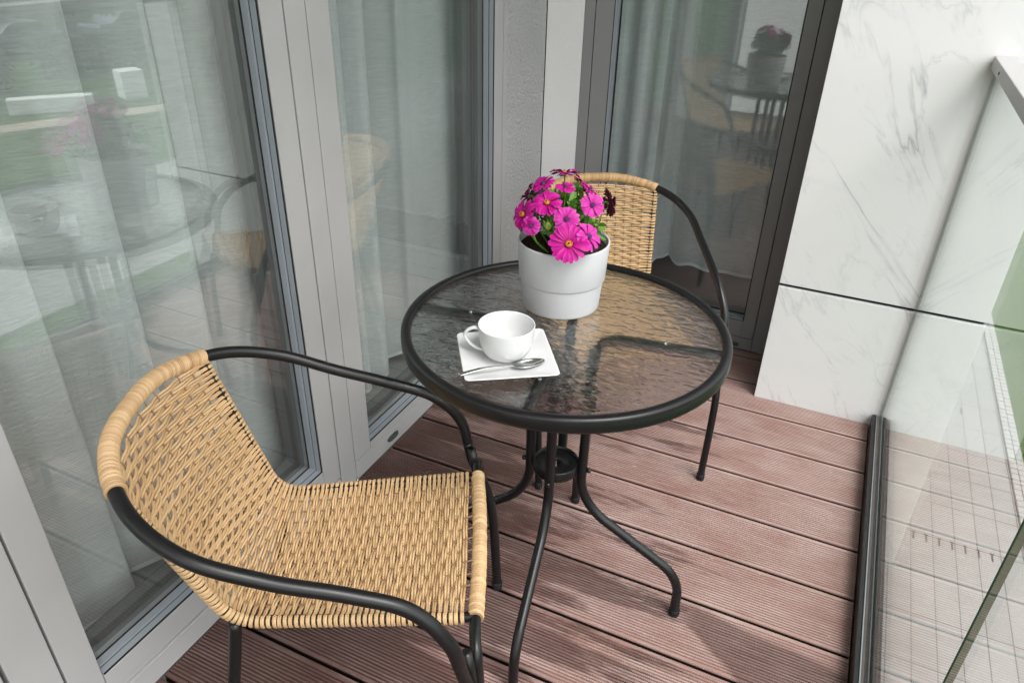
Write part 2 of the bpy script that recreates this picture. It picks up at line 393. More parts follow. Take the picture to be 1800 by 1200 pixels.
# ------------------------------------------------------------------ ground far below
G = -4.5
def sheet(name, x0, x1, y0, y1, z, mat, n=1):
    mb = MB(); mb.add([(x0, y0, z), (x1, y0, z), (x1, y1, z), (x0, y1, z)], [(0, 1, 2, 3)])
    return struct(build(name, mb, mat))
sheet('lawn', -400, 500, -400, 500, G, MAT['grass'])
sheet('pavement', -6, 3.70, -30, 60, G + .004, MAT['paving'])
sheet('footpath', 10.28, 15.4, -40, 60, G + .004, MAT['paving'])
mb = MB(); z = G + .008
A = np.array([22.3, 11.2]); B = np.array([20.2, 16.6]); d = (B - A) / np.linalg.norm(B - A); nrm = np.array([-d[1], d[0]])
a0 = A - d * 40; b0 = B + d * 40
mb.add([(*(a0 - nrm * .5), z), (*(b0 - nrm * .5), z), (*(b0 + nrm * .5), z), (*(a0 + nrm * .5), z)], [(0, 1, 2, 3)])
struct(build('gravel_path', mb, MAT['tan_path']))
sheet('road', 35, 42, -80, 120, G + .004, MAT['asphalt'])
# kerb of small setts between paving and lawn
mb = MB()
for k in range(150):
    y = 1.5 + k * .11
    for j in range(2):
        mb.box(3.705 + j * .085, 3.785 + j * .085, y, y + .10, G, G + .03 + rng.rand() * .006)
tag(build('kerb', mb, MAT['concrete'], bevel=.006), 'narrow kerb of pale setts between the paving and the lawn', 'kerb')
# drain slots in the paving
for (yy, x0, nn, lab) in ((5.30, 2.60, 8, 'row of short dark drain slots nearest the balcony'), (8.25, 2.45, 7, 'farther row of short dark drain slots in the paving')):
    dr_ = thing('drain_grate', lab, 'drain', (x0, yy, G), 'drain slots in the paving')
    for k in range(nn):
        x = x0 + .128 * k; mb = MB()
        mb.box(x, x + .014, yy - .06, yy + .055, G + .004, G + .009); mb.box(x - .012, x + .026, yy + .0555, yy + .068, G + .004, G + .009)
        build('slot', mb, MAT['rubber'], dr_, off=(x0, yy, G))

# ------------------------------------------------------------------ building carcass
LAB = {}
mb = MB()
Pb = .1653; RID = 19
def board(mb, y0, y1, x0, x1, rv):
    w = y1 - y0; prof = [(y0, -.022), (y0, -.003), (y0 + .002, -.0006), (y0 + .008, 0)]
    e = .0085; pitch = (w - 2 * e) / RID
    for k in range(RID):
        a = y0 + e + k * pitch
        prof += [(a + pitch * .12, -.0022), (a + pitch * .42, -.0022), (a + pitch * .54, 0), (a + pitch * .98, 0)]
    prof += [(y1 - .008, 0), (y1 - .002, -.0006), (y1, -.003), (y1, -.022)]
    m = len(prof); V = [(x0, y, z) for y, z in prof] + [(x1, y, z) for y, z in prof]
    F = [(i, i + m, i + m + 1, i + 1) for i in range(m - 1)] + [tuple(range(m)), tuple(range(2 * m - 1, m - 1, -1))]
    mb.add(V, F, board=rv)
for k in range(-2, 21):
    y1 = -k * Pb - .0038; y0 = -(k + 1) * Pb + .0038
    x0, x1 = (.001, 1.250)
    if y1 > .37: y1 = .374
    board(mb, y0, y1, x0, x1, rng.rand())
board(mb, 2 * Pb + .0025, .374, .001, 1.25, .4)
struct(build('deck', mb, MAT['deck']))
mb = MB(); mb.box(.002, 1.2515, -3.4, .368, -.028, -.0225); struct(build('gap_dark_sheet', mb, MAT['rubber']))  # black sheet added under the boards so the gaps look dark
mb = MB(); mb.box(-.05, 1.30, -3.5, .37, -.22, -.03); struct(build('balcony_slab', mb, MAT['concrete']))
for (x0, x1, y0, y1, mat, nm) in ((-4, -.075, -3.6, .45, 'floor_tile', 'floor'), (-.085, 1.1, .4555, 3.3, 'floor_tile2', 'floor')):
    mb = MB(); mb.box(x0, x1, y0, y1, -.25, .0); struct(build(nm, mb, MAT[mat]))
ZT = 2.45
for b in ((-4.1, -4, -3.6, .455, 0, .95), (-4.1, -4, -3.6, -3.2, .95, ZT), (-4.1, -4, .05, .455, .95, ZT), (-4, -.075, -3.7, -3.6, 0, .95), (-4, -3.6, -3.7, -3.6, .95, ZT), (-.6, -.075, -3.7, -3.6, .95, ZT), (-4, -.08, .45, .455, 0, ZT), (-.08, 1.1, 3.2, 3.3, 0, 1.45), (-.08, 0, 3.2, 3.3, 1.45, ZT), (1.0, 1.1, .503, 3.2, 0, ZT), (-.085, -.08, .455, 3.2, 0, ZT)):
    mb = MB(); mb.box(*b); struct(build('room_wall', mb, MAT['room']))  # unseen openings left in the walls to bring light onto the curtains
# ceiling covers the rooms only, leaving the balcony open
mb = MB(); mb.box(-4.1, .0, -3.7, .37, ZT, ZT + .25); mb.box(-4.1, 1.1, .372, 3.3, ZT, ZT + .25); struct(build('ceiling', mb, MAT['room']))
mb = MB(); mb.box(-4.1, -.07, -3.7, 3.3, G + .01, -.26); mb.box(-.068, 1.0, .47, 3.3, G + .01, -.26)
tag(build('building', mb, MAT['plaster_grey']), 'grey rendered lower storey under the balcony', 'building')

mb = MB(); mb.box(.003, 1.32, -3.5, .36, 2.62, 2.84); struct(build('upper_balcony_slab', mb, MAT['plaster_white']))  # out of view, added overhead to shade the balcony
mb = MB(); mb.box(-6, -.01, -16, -3.72, G + .01, 5); tag(build('building', mb, MAT['plaster_white']), 'pale rendered facade continuing past the near end of the balcony', 'building')
# plaster corner
mb = MB(); mb.box(-.075, 0, .068, .372, -.02, ZT)
r_ = thing('plaster_pier', 'narrow plastered wall corner between the window wall and the recessed door', 'wall', (0, .2, 0))
build('grey_render', mb, MAT['plaster_grey'], r_, off=(0, .2, 0), label='rough grey rendered face')
mb = MB(); mb.box(.002, .130, .376, .45, -.02, ZT); build('white_render', mb, MAT['plaster_white'], r_, off=(0, .2, 0), label='smooth white rendered face')
mb = MB(); mb.box(-.02, .003, .0465, .067, 0, ZT); build('corner_bead', mb, MAT['rail'], r_, off=(0, .2, 0))

# marble-clad wall
o3 = (1.18, .1, 0)
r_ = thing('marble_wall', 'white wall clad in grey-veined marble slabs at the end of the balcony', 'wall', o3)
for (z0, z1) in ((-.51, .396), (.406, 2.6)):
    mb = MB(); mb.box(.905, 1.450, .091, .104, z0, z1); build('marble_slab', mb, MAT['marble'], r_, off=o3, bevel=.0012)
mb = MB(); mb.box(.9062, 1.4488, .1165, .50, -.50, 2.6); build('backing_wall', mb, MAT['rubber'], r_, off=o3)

# ------------------------------------------------------------------ glazed window wall (x = 0 plane)
FG = MAT['frame_grey']
wo = (0, -1.4, 0)
W = thing('glazed_window_wall', 'grey framed wall of tall windows with sheer curtains behind, left of the table', 'window', wo)
TOP = 2.36
def P_(name, mb, mat, parent, off, **k): return build(name, mb, mat, parent, off=off, **k)
def yb(mb, y0, y1, z0, z1, x0=-.07, x1=0): mb.box(x0, x1, y0, y1, z0, z1); return mb
fr = P_('frame', yb(yb(yb(yb(yb(yb(MB(), -.007, .046, 0, ZT), -.888, -.829, 0, ZT), -1.715, -1.6475, 0, ZT), -3.385, -1.718, 0, .058), -3.47, -3.386, 0, ZT), -3.384, .046, TOP + .07, ZT - .001, -.069, -.001), FG, W, wo, bevel=.0012)
# fixed light nearest the corner (window by the table)
s3 = P_('sash', yb(yb(yb(yb(MB(), -.8265, -.757, .0605, TOP + .068), -.756, -.009, .0605, .0805), -.756, -.009, TOP, TOP + .068), -.8265, -.009, 0.001, .0585), FG, W, wo, bevel=.0012)
# door leaf in the middle
s2 = P_('sash', yb(yb(yb(yb(MB(), -.953, -.8925, .0605, TOP + .068), -1.643, -1.588, .0605, TOP + .068), -1.5865, -.9545, .076, .123), -1.5865, -.9545, TOP, TOP + .068), FG, W, wo, bevel=.0012)
P_('threshold', yb(yb(MB(), -1.643, -.893, 0.001, .0555), -1.643, -.893, .0585, .0735, -.06, -.004), FG, W, wo, bevel=.001)
s1 = P_('sash', yb(yb(yb(MB(), -1.79, -1.722, .0605, TOP + .068), -3.382, -1.7925, .076, .123), -3.382, -1.7925, TOP, TOP + .068), FG, W, wo, bevel=.0012)
for (a, b, zb, s) in ((-.756, -.009, .0815, s3), (-1.5865, -.9545, .124, s2), (-3.38, -1.7935, .124, s1)):
    gx = -.034
    P_('glass_pane', yb(MB(), a - .006, b + .006, zb - .006, TOP + .006, gx - .022, gx), MAT['pane'], s, wo)
    # stepped bead and gasket lines around the glass
    bd = MB(); rb = MB()
    for (x0, x1, t) in ((-.0335, -.019, .0085), (-.016, -.0035, .0045)):
        yb(bd, a + .001, b - .0, zb - .0, zb + t, x0, x1); yb(bd, b - t, b - .0, zb + t + .001, TOP, x0, x1)
    for (x0, x1, t) in ((-.0188, -.0162, .003), (-.0033, -.0012, .0032), (-.036, -.0337, .011)):
        yb(rb, a + .002, b - .0005, zb + .0003, zb + t, x0, x1); yb(rb, b - t, b - .0005, zb + t + .001, TOP, x0, x1)
    P_('glazing_bead', bd, MAT['bead'], s, wo); P_('gasket', rb, MAT['rubber'], s, wo)
    # inner frame seen through the glass
    ib = MB(); yb(ib, a, b, zb - .05, zb + .018, -.10, -.058); yb(ib, b - .022, b + .04, zb + .018, TOP, -.10, -.058)
    P_('inner_spacer', ib, MAT['frame_shadow'], s, wo)
cp = MB()
cp.add([(.0005 + (0 if i < 8 else .006), -.652 + q[0] * (1 if i < 8 else .82), .031 + q[1] * (1 if i < 8 else .8)) for i, q in
        enumerate([(.026 * (1 if abs(cos(t)) > 0 else 1) * max(-1, min(1, 1.35 * cos(t))), .0085 * max(-1, min(1, 1.35 * sin(t)))) for t in [pi / 8 + k * pi / 4 for k in range(8)]] * 2)],
       [(k, (k + 1) % 8, 8 + (k + 1) % 8, 8 + k) for k in range(8)] + [tuple(range(8, 16))])
P_('drain_cap', cp, MAT['cap'], W, wo)
P_('screw', MB().tube([(0, -.829, .004), (.006, -.829, .005)], .004, 10), MAT['screw'], W, wo, smooth=True)

# ------------------------------------------------------------------ recessed balcony door (y = .376 plane)
do = (.5, .376, 0); FD = MAT['frame_shadow']; FL = simple('shaded_door_profile', (.24, .238, .235), .42, .4, noise=.03, nscale=6)  # door frame darker than the windows: recess shade painted into its colour
D = thing('balcony_door', 'grey framed glass door in the shaded recess beside the marble wall', 'door', do)
def xb(mb, x0, x1, z0, z1, y0=.376, y1=.44): mb.box(x0, x1, y0, y1, z0, z1); return mb
P_('frame', xb(xb(xb(MB(), .131, .1655, 0, ZT), .846, .903, 0, ZT), .1665, .845, 0.001, .047), FL, D, do, bevel=.0012)
P_('frame_head', xb(MB(), .1665, .845, TOP + .07, ZT), FL, D, do)
ds = P_('sash', xb(xb(xb(xb(MB(), .1685, .229, .0495, TOP + .06), .802, .8435, .0495, TOP + .06), .2295, .8015, .0495, .112), .2295, .8015, TOP, TOP + .06), FL, D, do, bevel=.0012)
P_('glass_pane', MB().box(.222, .808, .412, .436, .106, TOP + .01), MAT['pane_door'], ds, do)
bd = MB(); rb = MB()
for (y0, y1, t) in ((.3945, .411, .009), (.378, .391, .005)):
    bd.box(.2295, .2295 + t, y0, y1, .1125, TOP); bd.box(.239, .801, y0, y1, .1125, .1125 + t)
for (y0, y1, t) in ((.3912, .3943, .004), (.4112, .4140, .014), (.3762, .3778, .002)):
    rb.box(.2296, .2295 + t, y0, y1, .1127, TOP); rb.box(.244, .8008, y0, y1, .1127, .1125 + t)
rb.box(.7985, .8012, .377, .411, .115, TOP)
P_('glazing_bead', bd, MAT['bead'], ds, do); P_('gasket', rb, MAT['rubber'], ds, do)
P_('drain_cap', MB().box(.755, .800, .369, .3765, .013, .026), MAT['cap'], D, do, bevel=.004)

# ------------------------------------------------------------------ curtains
def curtain(name, pts, axis, z0, z1, label, group, hemwave=.0, nz=26):
    P2 = spline([(a, b, 0) for a, b in pts], 10); rows = []; hem = []
    zs = [z0, z0 + .012, z0 + .0125] + list(np.linspace(z0 + .03, z1, nz))
    for zi in zs:
        row = []
        for i, q in enumerate(P2):
            t = (zi - z0) / (z1 - z0); wob = .004 * sin(2.1 * zi + q[0] * 7)
            dz = hemwave * sin(i * .35) * max(0, 1 - t * 6)
            zz = zi + dz
            if axis == 'y': row.append((q[1] + wob, q[0] + wob * .3, zz))
            else: row.append((q[0] + wob * .3, q[1] + wob, zz))
            hem.append(1.0 if zi < z0 + .0122 else 0.0)
        rows.append(row)
    mb = MB(); mb.grid(rows); mb.attr['hem'] = hem
    return tag(build(name, mb, MAT['curtain'], smooth=True), label, 'curtain', group)
def fold_path(y0, y1, edges, xf=-.17, xr=-.25, back=.05):
    pts = [(y0, xr)]
    prev = y0
    for e in edges:
        pts += [((prev + e) / 2 - .01, (xf + xr) / 2), (e - .03, xf), (e, xf - .004), (e - .010, xf - .018), (e - back * .6, xf - .024), (e - back, xf - .04), (e - back * .6, xr - .008)]
        prev = e
    pts += [(min(y1 - .01, prev + .06), xr + .01), (y1, xf - .02)]
    return pts
curtain('sheer_curtain', fold_path(-3.2, -.66, [-2.75, -2.35, -2.0, -1.72, -1.385, -1.206, -1.055, -.905]), 'y', .045, 2.3, 'long sheer white curtain behind the large left window', 'sheer curtains')
curtain('sheer_curtain', fold_path(-.57, .046, [-.50, -.40, -.27][:2], back=.035) [:-2] + [(-.285, -.20), (-.262, -.17), (-.20, -.185), (-.12, -.20), (-.04, -.18), (.046, -.175)], 'y', .055, 2.3, 'sheer white curtain behind the narrow window beside the table', 'sheer curtains')
curtain('sheer_curtain', [(.066, -.19), (.12, -.20), (.17, -.175), (.23, -.21), (.30, -.18), (.38, -.20)], 'y', .02, 2.3, 'pale sheer curtain edge in the corner beside the grey plaster', 'sheer curtains')
dp = [(.0, .63)]
for i, xk in enumerate([.10, .19, .27, .345, .40]): dp += [(xk - .04, .60), (xk, .565), (xk + .02, .60)]
dp += [(.44, .66), (.47, .62), (.52, .585), (.58, .60), (.65, .575), (.73, .60), (.80, .58), (.90, .61), (.98, .59)]
curtain('sheer_curtain', dp, 'x', .185, 2.3, 'sheer white curtain hanging behind the recessed balcony door', 'sheer curtains', hemwave=.006)

# ------------------------------------------------------------------ balustrade
bo = (1.28, -1.5, 0)
BL = thing('glass_balustrade', 'frameless glass balustrade with grey handrail along the right edge of the deck', 'balustrade', bo)
def gpanel(y0, y1):
    mb = MB(); mb.box(1.272, 1.280, y0, y1, -.02, 1.044)
    o = P_('glass_panel', mb, [MAT['balustrade_glass'], MAT['glass_edge']], BL, bo)
    for i, p in enumerate(o.data.polygons):
        if abs(p.normal.y) > .9 or abs(p.normal.z) > .9: p.material_index = 1
    return o
gpanel(-1.266, .086); gpanel(-3.4, -1.273)
P_('handrail', MB().box(1.262, 1.310, -3.45, .088, 1.046, 1.076), MAT['rail'], BL, bo, bevel=.002)
P_('handrail_plug', MB().tube([(1.2605, -.075, 1.060), (1.2622, -.075, 1.060)], .0035, 10), MAT['rubber'], BL, bo)
P_('base_channel', MB().box(1.2525, 1.2625, -3.45, .0895, -.02, .041), MAT['channel'], BL, bo, bevel=.001)
P_('channel_trim', MB().box(1.2630, 1.2655, -3.45, .0895, -.02, .0435), MAT['alu'], BL, bo)
P_('gasket', MB().box(1.2658, 1.2717, -3.45, .0895, -.02, .040), MAT['gasket_brown'], BL, bo, bevel=.001)
P_('outer_channel', MB().box(1.2873, 1.303, -3.45, .0895, -.10, .038), MAT['gasket_brown'], BL, bo, bevel=.001)

# ------------------------------------------------------------------ table
T0 = (.603, -.923, 0)
TB = thing('bistro_table', 'round black metal bistro table with rippled glass top in the centre', 'table', T0)
prof = [(.2845, .6795), (.2865, .6830), (.2915, .6845), (.2975, .6842), (.3010, .6825), (.3025, .6795), (.3028, .662), (.3015, .6575), (.2975, .6545), (.293, .6545), (.2905, .658), (.2905, .671), (.2845, .6725)]
o = build('table_rim', MB().lathe(prof, n=144, closed=True), MAT['black_tube'], TB, smooth=True)
build('table_glass', MB().lathe([(0.0001, .6732), (.2893, .6732), (.2893, .6787), (.0001, .6787)], n=96), MAT['table_glass'], TB)
LEG = fillet([(.289, 0, .664), (.058, 0, .664), (.055, 0, .30), (.088, 0, .243), (.262, 0, .128), (.286, 0, .085), (.288, 0, .004)], [.055, .055, .05, .05, .03, .03], 8)
LEG, _ = dense(LEG, .008)
LEG[:, 2] = np.maximum(LEG[:, 2], .003)
for k in range(4):
    a = radians(8.5 + 90 * k); ca, sa = cos(a), sin(a)
    L = np.stack([LEG[:, 0] * ca, LEG[:, 0] * sa, LEG[:, 2]], 1)
    lg = build('leg', MB().tube(L, .0102, 16), MAT['black_tube'], TB, smooth=True)
    # foot cap, ring bolt, top screw
    build('foot_cap', MB().lathe([(.0001, 0), (.0112, 0), (.0118, .003), (.0118, .016), (.0104, .018)], (.288 * ca, .288 * sa, 0), 16), MAT['rubber'], lg, smooth=True)
    build('bolt', MB().tube([(.066 * ca, .066 * sa, .352), (.071 * ca, .071 * sa, .352), (.0735 * ca, .0735 * sa, .352)], [.0055, .0055, .003], 10), MAT['black_tube'], lg, smooth=True)
    build('screw', MB().lathe([(.0001, .0035), (.003, .003), (.0045, .001), (.0045, 0)], (.185 * ca, .185 * sa, .6685 + .0055), 12), MAT['screw'], lg, smooth=True)
rg = MB(); rg.lathe([(.0445, .341), (.0465, .3405), (.0475, .343), (.0475, .362), (.0462, .364), (.0445, .363), (.0435, .352)], n=48, closed=True)
rg.lathe([(.0445, .349), (.013, .349), (.012, .352), (.013, .355), (.0445, .355)], n=48)
build('hub_ring', rg, MAT['black_tube'], TB, smooth=True)

# ------------------------------------------------------------------ chairs
CP = [(-0.528, 0.0, 0.675), (-0.516, 0.102, 0.669), (-0.457, 0.2, 0.649), (-0.372, 0.251, 0.615), (-0.269, 0.258, 0.577), (-0.166, 0.256, 0.548), (-0.086, 0.256, 0.517), (-0.034, 0.262, 0.455), (-0.012, 0.255, 0.363), (0.028, 0.249, 0.243), (0.044, 0.24, 0.008)]
full = [(x, -y, z) for x, y, z in CP[::-1][:-1]] + CP
LOOP, LS = dense(spline(full, 10), .006)
def strand_ring(mb, P, R, rs, pitch, n=14, jit=.12):
    """binding: a tube whose radius is ridged like wound cane"""
    P, s = dense(P, pitch / 6); T = np.gradient(P, axis=0); T /= np.linalg.norm(T, axis=1)[:, None]
    m = len(P); k = s / pitch; turn = np.floor(k); r = R + rs * np.abs(np.sin(pi * (k % 1)))
    jr = rng.rand(int(turn.max()) + 2)
    r = r + (jr[turn.astype(int)] - .5) * rs * jit * 4
    ref = np.array([0, 0, 1.]) if abs(T[0][2]) < .9 else np.array([1., 0, 0]); u = np.cross(ref, T[0]); u /= np.linalg.norm(u); V = []; A = []
    for i in range(m):
        u = u - T[i] * (u @ T[i]); u /= np.linalg.norm(u); w = np.cross(T[i], u)
        for q in range(n):
            an = 2 * pi * q / n; V.append(P[i] + r[i] * (cos(an) * u + sin(an) * w) + T[i] * pitch * .5 * sin(an)); A.append(jr[int(turn[i])] * .9 if (abs(sin(pi * (k[i] % 1))) > .55 or jr[int(turn[i])] > .8) else -.45 - .5 * (jr[int(turn[i])] < .2))
    F = [(i * n + q, i * n + (q + 1) % n, (i + 1) * n + (q + 1) % n, (i + 1) * n + q) for i in range(m - 1) for q in range(n)]
    F += [tuple(range(n))[::-1], tuple((m - 1) * n + q for q in range(n))]
    mb.add(V, F, strand=A)
def make_chair(label):
    C = thing('rattan_chair', label, 'chair', (0, 0, 0), 'rattan bistro chairs')
    arm = LOOP; zc = .40
    isleg = (arm[:, 2] < zc)
    i0 = int(np.argmax(~isleg)); i1 = len(arm) - 1 - int(np.argmax(~isleg[::-1]))
    build('arm_tube', MB().tube(arm[i0:i1 + 1], .0108, 16), MAT['black_tube'], C, smooth=True)
    for seg in (arm[:i0 + 1][::-1], arm[i1:]):
        lg = build('leg', MB().tube(seg, .0100, 16), MAT['black_tube'], C, smooth=True)
        e = seg[-1]; build('foot_cap', MB().lathe([(.0001, 0), (.0112, 0), (.0116, .003), (.0116, .018), (.0100, .020)], (e[0], e[1], 0), 16), MAT['rubber'], lg, smooth=True)
    # side rails + rear legs
    F = np.array([0, .164, .392]); Rr = np.array([-.379, .147, .368]); Tt = np.array([-.481, .170, .652])
    rail, rs_ = dense(fillet([F, Rr, Tt], .05, 14), .004)
    for sgn in (1, -1):
        q = rail * [1, sgn, 1]
        build('side_rail', MB().tube(q, .0082, 12), MAT['black_tube'], C, smooth=True)
        lg = build('leg', MB().tube(dense(fillet([(-.376, sgn * .148, .366), (-.390, sgn * .157, .27), (-.435, sgn * .19, .006)], .06, 8), .01)[0], .0100, 16), MAT['black_tube'], C, smooth=True)
        build('foot_cap', MB().lathe([(.0001, 0), (.0112, 0), (.0116, .003), (.0116, .018), (.0100, .020)], (-.436, sgn * .1905, 0), 16), MAT['rubber'], lg, smooth=True)
        build('front_bracket', MB().tube([(-.012, sgn * .236, .402), (-.006, sgn * .236, .36), (.006, sgn * .233, .28)], .0088, 12), MAT['black_tube'], C, smooth=True)
    fb = fillet([(.008, -.236, .30), (.003, -.222, .382), (0, -.195, .392), (.006, 0, .389), (0, .195, .392), (.003, .222, .382), (.008, .236, .30)], .02, 6)
    build('front_bar', MB().tube(dense(fb, .006)[0], .0090, 14), MAT['black_tube'], C, smooth=True)
    # bindings
    mid = [p for p in LOOP if abs(p[1]) < .176 and p[0] < -.3]
    b1 = MB(); strand_ring(b1, mid, .0121, .0022, .0037); build('back_binding', b1, MAT['rattan'], C, smooth=True)
    b2 = MB(); strand_ring(b2, spline([(.001, -.168, .392), (.005, -.08, .390), (.006, 0, .389), (.005, .08, .390), (.001, .168, .392)], 8), .0111, .0021, .0037); build('front_binding', b2, MAT['rattan'], C, smooth=True)
    # woven sheet
    L = rs_[-1]; corner = .379
    def railp(s): return np.array([np.interp(s, rs_, rail[:, k]) for k in range(3)])
    def tang(s): a = railp(min(L, s + .004)) - railp(max(0, s - .004)); return a / np.linalg.norm(a)
    def bulge(s):
        u = s / L
        k = np.interp(s, [0, .03, corner - .10, corner, corner + .10, L], [0, -.010, -.020, -.016, -.024, -.046])
        return k
    def surf(s, t):
        p = railp(s); tg = tang(s); nv = np.array([-tg[2], 0, tg[0]])  # in XZ plane
        nv = nv * (1 if True else 1)
        # normal pointing to the sitter: up over the seat, forward over the back
        nrm_ = np.array([tg[2], 0, -tg[0]]); nrm_ = nrm_ / np.linalg.norm(nrm_)
        b = bulge(s) * (1 - t * t)
        lift = .0095 * max(0, (abs(t) - .9) / .1) if abs(t) > .9 else 0
        q = np.array([p[0], t * p[1], p[2]]) + nrm_ * (b + .0065)
        # top edge follows the back loop
        q[2] += max(0, (s - corner) / (L - corner)) ** 2 * .022 * (1 - t * t)
        return q, nrm_
    NW = 11; tw = lambda j: -1 + 2 * (j + 1.2) / (NW + 1.4)
    def wefts(mb, svals):
        for k, s in enumerate(svals):
            s = s + rng.randn() * .0006
            for dd in (-.0023, .0023):
                ss = s + dd * .5; pts = []
                nn = (NW + 1) * 4
                ph = rng.randn() * .0006
                for i in range(nn + 1):
                    t = -1 + 2 * i / nn; ff = float(np.interp(abs(t), [0, .80, .90, 1], [1, 1, .5, .5])); q, nv = surf(s + dd * ff + .0006 * sin(t * 5 + k), t * .985)
                    tau = (t + 1) / 2 * (NW + 1.4) - 1.2
                    am = .0029 * min(1, max(0, .97 - abs(t)) * 8)
                    pts.append(q + nv * (am * cos(pi * (tau + k)) + ph))
                # wrap round the side rails
                for sg, end in ((-1, 0), (1, 1)):
                    p = railp(ss) * [1, sg, 1]; _, nv = surf(ss, sg); out = np.array([0, sg, 0]); w = []
                    for ang in np.linspace(80, -150, 8):
                        a = radians(ang); w.append(p + .0103 * (sin(a) * nv + cos(a) * out))
                    if end: pts = pts + w
                    else: pts = w[::-1] + pts
                mb.tube(pts, .00225, 6, cap=True, strand=min(1, max(0, .55 + .22 * rng.randn())))
    def warps(mb, s0, s1, svals, first, tip0=None, tip1=None):
        for j in range(NW):
            t = tw(j)
            for dd in (-.0035, .0035):
                pts = []
                M_ = int((s1 - s0) / .0045)
                for i in range(M_ + 1):
                    s = s0 + (s1 - s0) * i / M_; q, nv = surf(s, min(.97, max(-.97, t + dd)))
                    kk = np.interp(s, svals, np.arange(len(svals))) + first
                    pts.append(q - nv * (.0012 * cos(pi * (j + kk)) + .0006))
                if tip0 is not None: pts = [tip0(t)] + pts
                if tip1 is not None: pts = pts + [tip1(t)]
                mb.tube(pts, .0012, 5, cap=True, strand=-.9)  # warps are tan too; low strand value paints in their shade
    sv = np.linspace(.020, corner - .012, 40); bv = np.linspace(corner - .003, L - .007, 35)
    seat = MB(); wefts(seat, sv); warps(seat, .004, corner - .006, sv, 0, tip0=lambda t: np.array([0.004, t * .16, .394]))
    build('seat', seat, MAT['rattan'], C, smooth=True)
    def loopat(t):
        y = t * .172; i = min((i for i in range(len(LOOP)) if LOOP[i][0] < -.3), key=lambda i: abs(LOOP[i][1] - y)); return LOOP[i] + np.array([.006, 0, -.004])
    back = MB(); wefts(back, bv); warps(back, corner - .008, L - .006, bv, 40, tip1=loopat)
    build('backrest', back, MAT['rattan'], C, smooth=True)
    return C
ch1 = make_chair('woven tan rattan armchair with black tube arms in the left foreground')
ch2 = copy_tree(ch1)
ch1.location = (.5723, -1.2214, 0); ch1.rotation_euler = (0, 0, .4710)
ch2.location = (.6218, -.4762, 0); ch2.rotation_euler = (0, 0, -1.0329); ch2.scale = (1, .94, 1)
ch2['label'] = 'woven tan rattan armchair behind the table, in front of the recessed door'

# ------------------------------------------------------------------ pot
ZG = .6788
po = (.5595, -.8400, ZG)
PT = thing('plant_pot', 'pale grey round ceramic plant pot standing on the glass table', 'plant pot', po)
H = .1345
pr = [(.0001, .0), (.070, 0), (.0735, .0015), (.0748, .005), (.0792, .0575), (.0795, .0590), (.0818, .0600), (.0826, .0615), (.0864, H - .002), (.0862, H), (.0836, H + .0006), (.0826, H - .002), (.0800, .09), (.0001, .09)]
build('pot_body', MB().lathe(pr, n=96), MAT['pot'], PT, smooth=True)
so = MB(); rr_ = np.linspace(.0001, .0822, 14)
V = []; nth = 40
for r in rr_:
    for k in range(nth):
        a = 2 * pi * k / nth; V.append((r * cos(a), r * sin(a), .120 + .002 * rng.randn() * (r < .078)))
so.add(V, [(i * nth + k, (i + 1) * nth + k, (i + 1) * nth + (k + 1) % nth, i * nth + (k + 1) % nth) for i in range(13) for k in range(nth)])
for k in range(160):
    a = rng.rand() * 2 * pi; r = .078 * math.sqrt(rng.rand()); s = .0015 + .003 * rng.rand(); c = np.array([r * cos(a), r * sin(a), .122]); v = [c + s * np.array(q) * rng.uniform(.6, 1.3, 3) for q in ((1, 0, 0), (-1, 0, 0), (0, 1, 0), (0, -1, 0), (0, 0, 1), (0, 0, -1))]
    so.add(v, [(0, 2, 4), (2, 1, 4), (1, 3, 4), (3, 0, 4), (2, 0, 5), (1, 2, 5), (3, 1, 5), (0, 3, 5)])
build('soil', so, MAT['soil'], PT)
for p in bpy.data.objects['pot_body'].data.polygons: pass

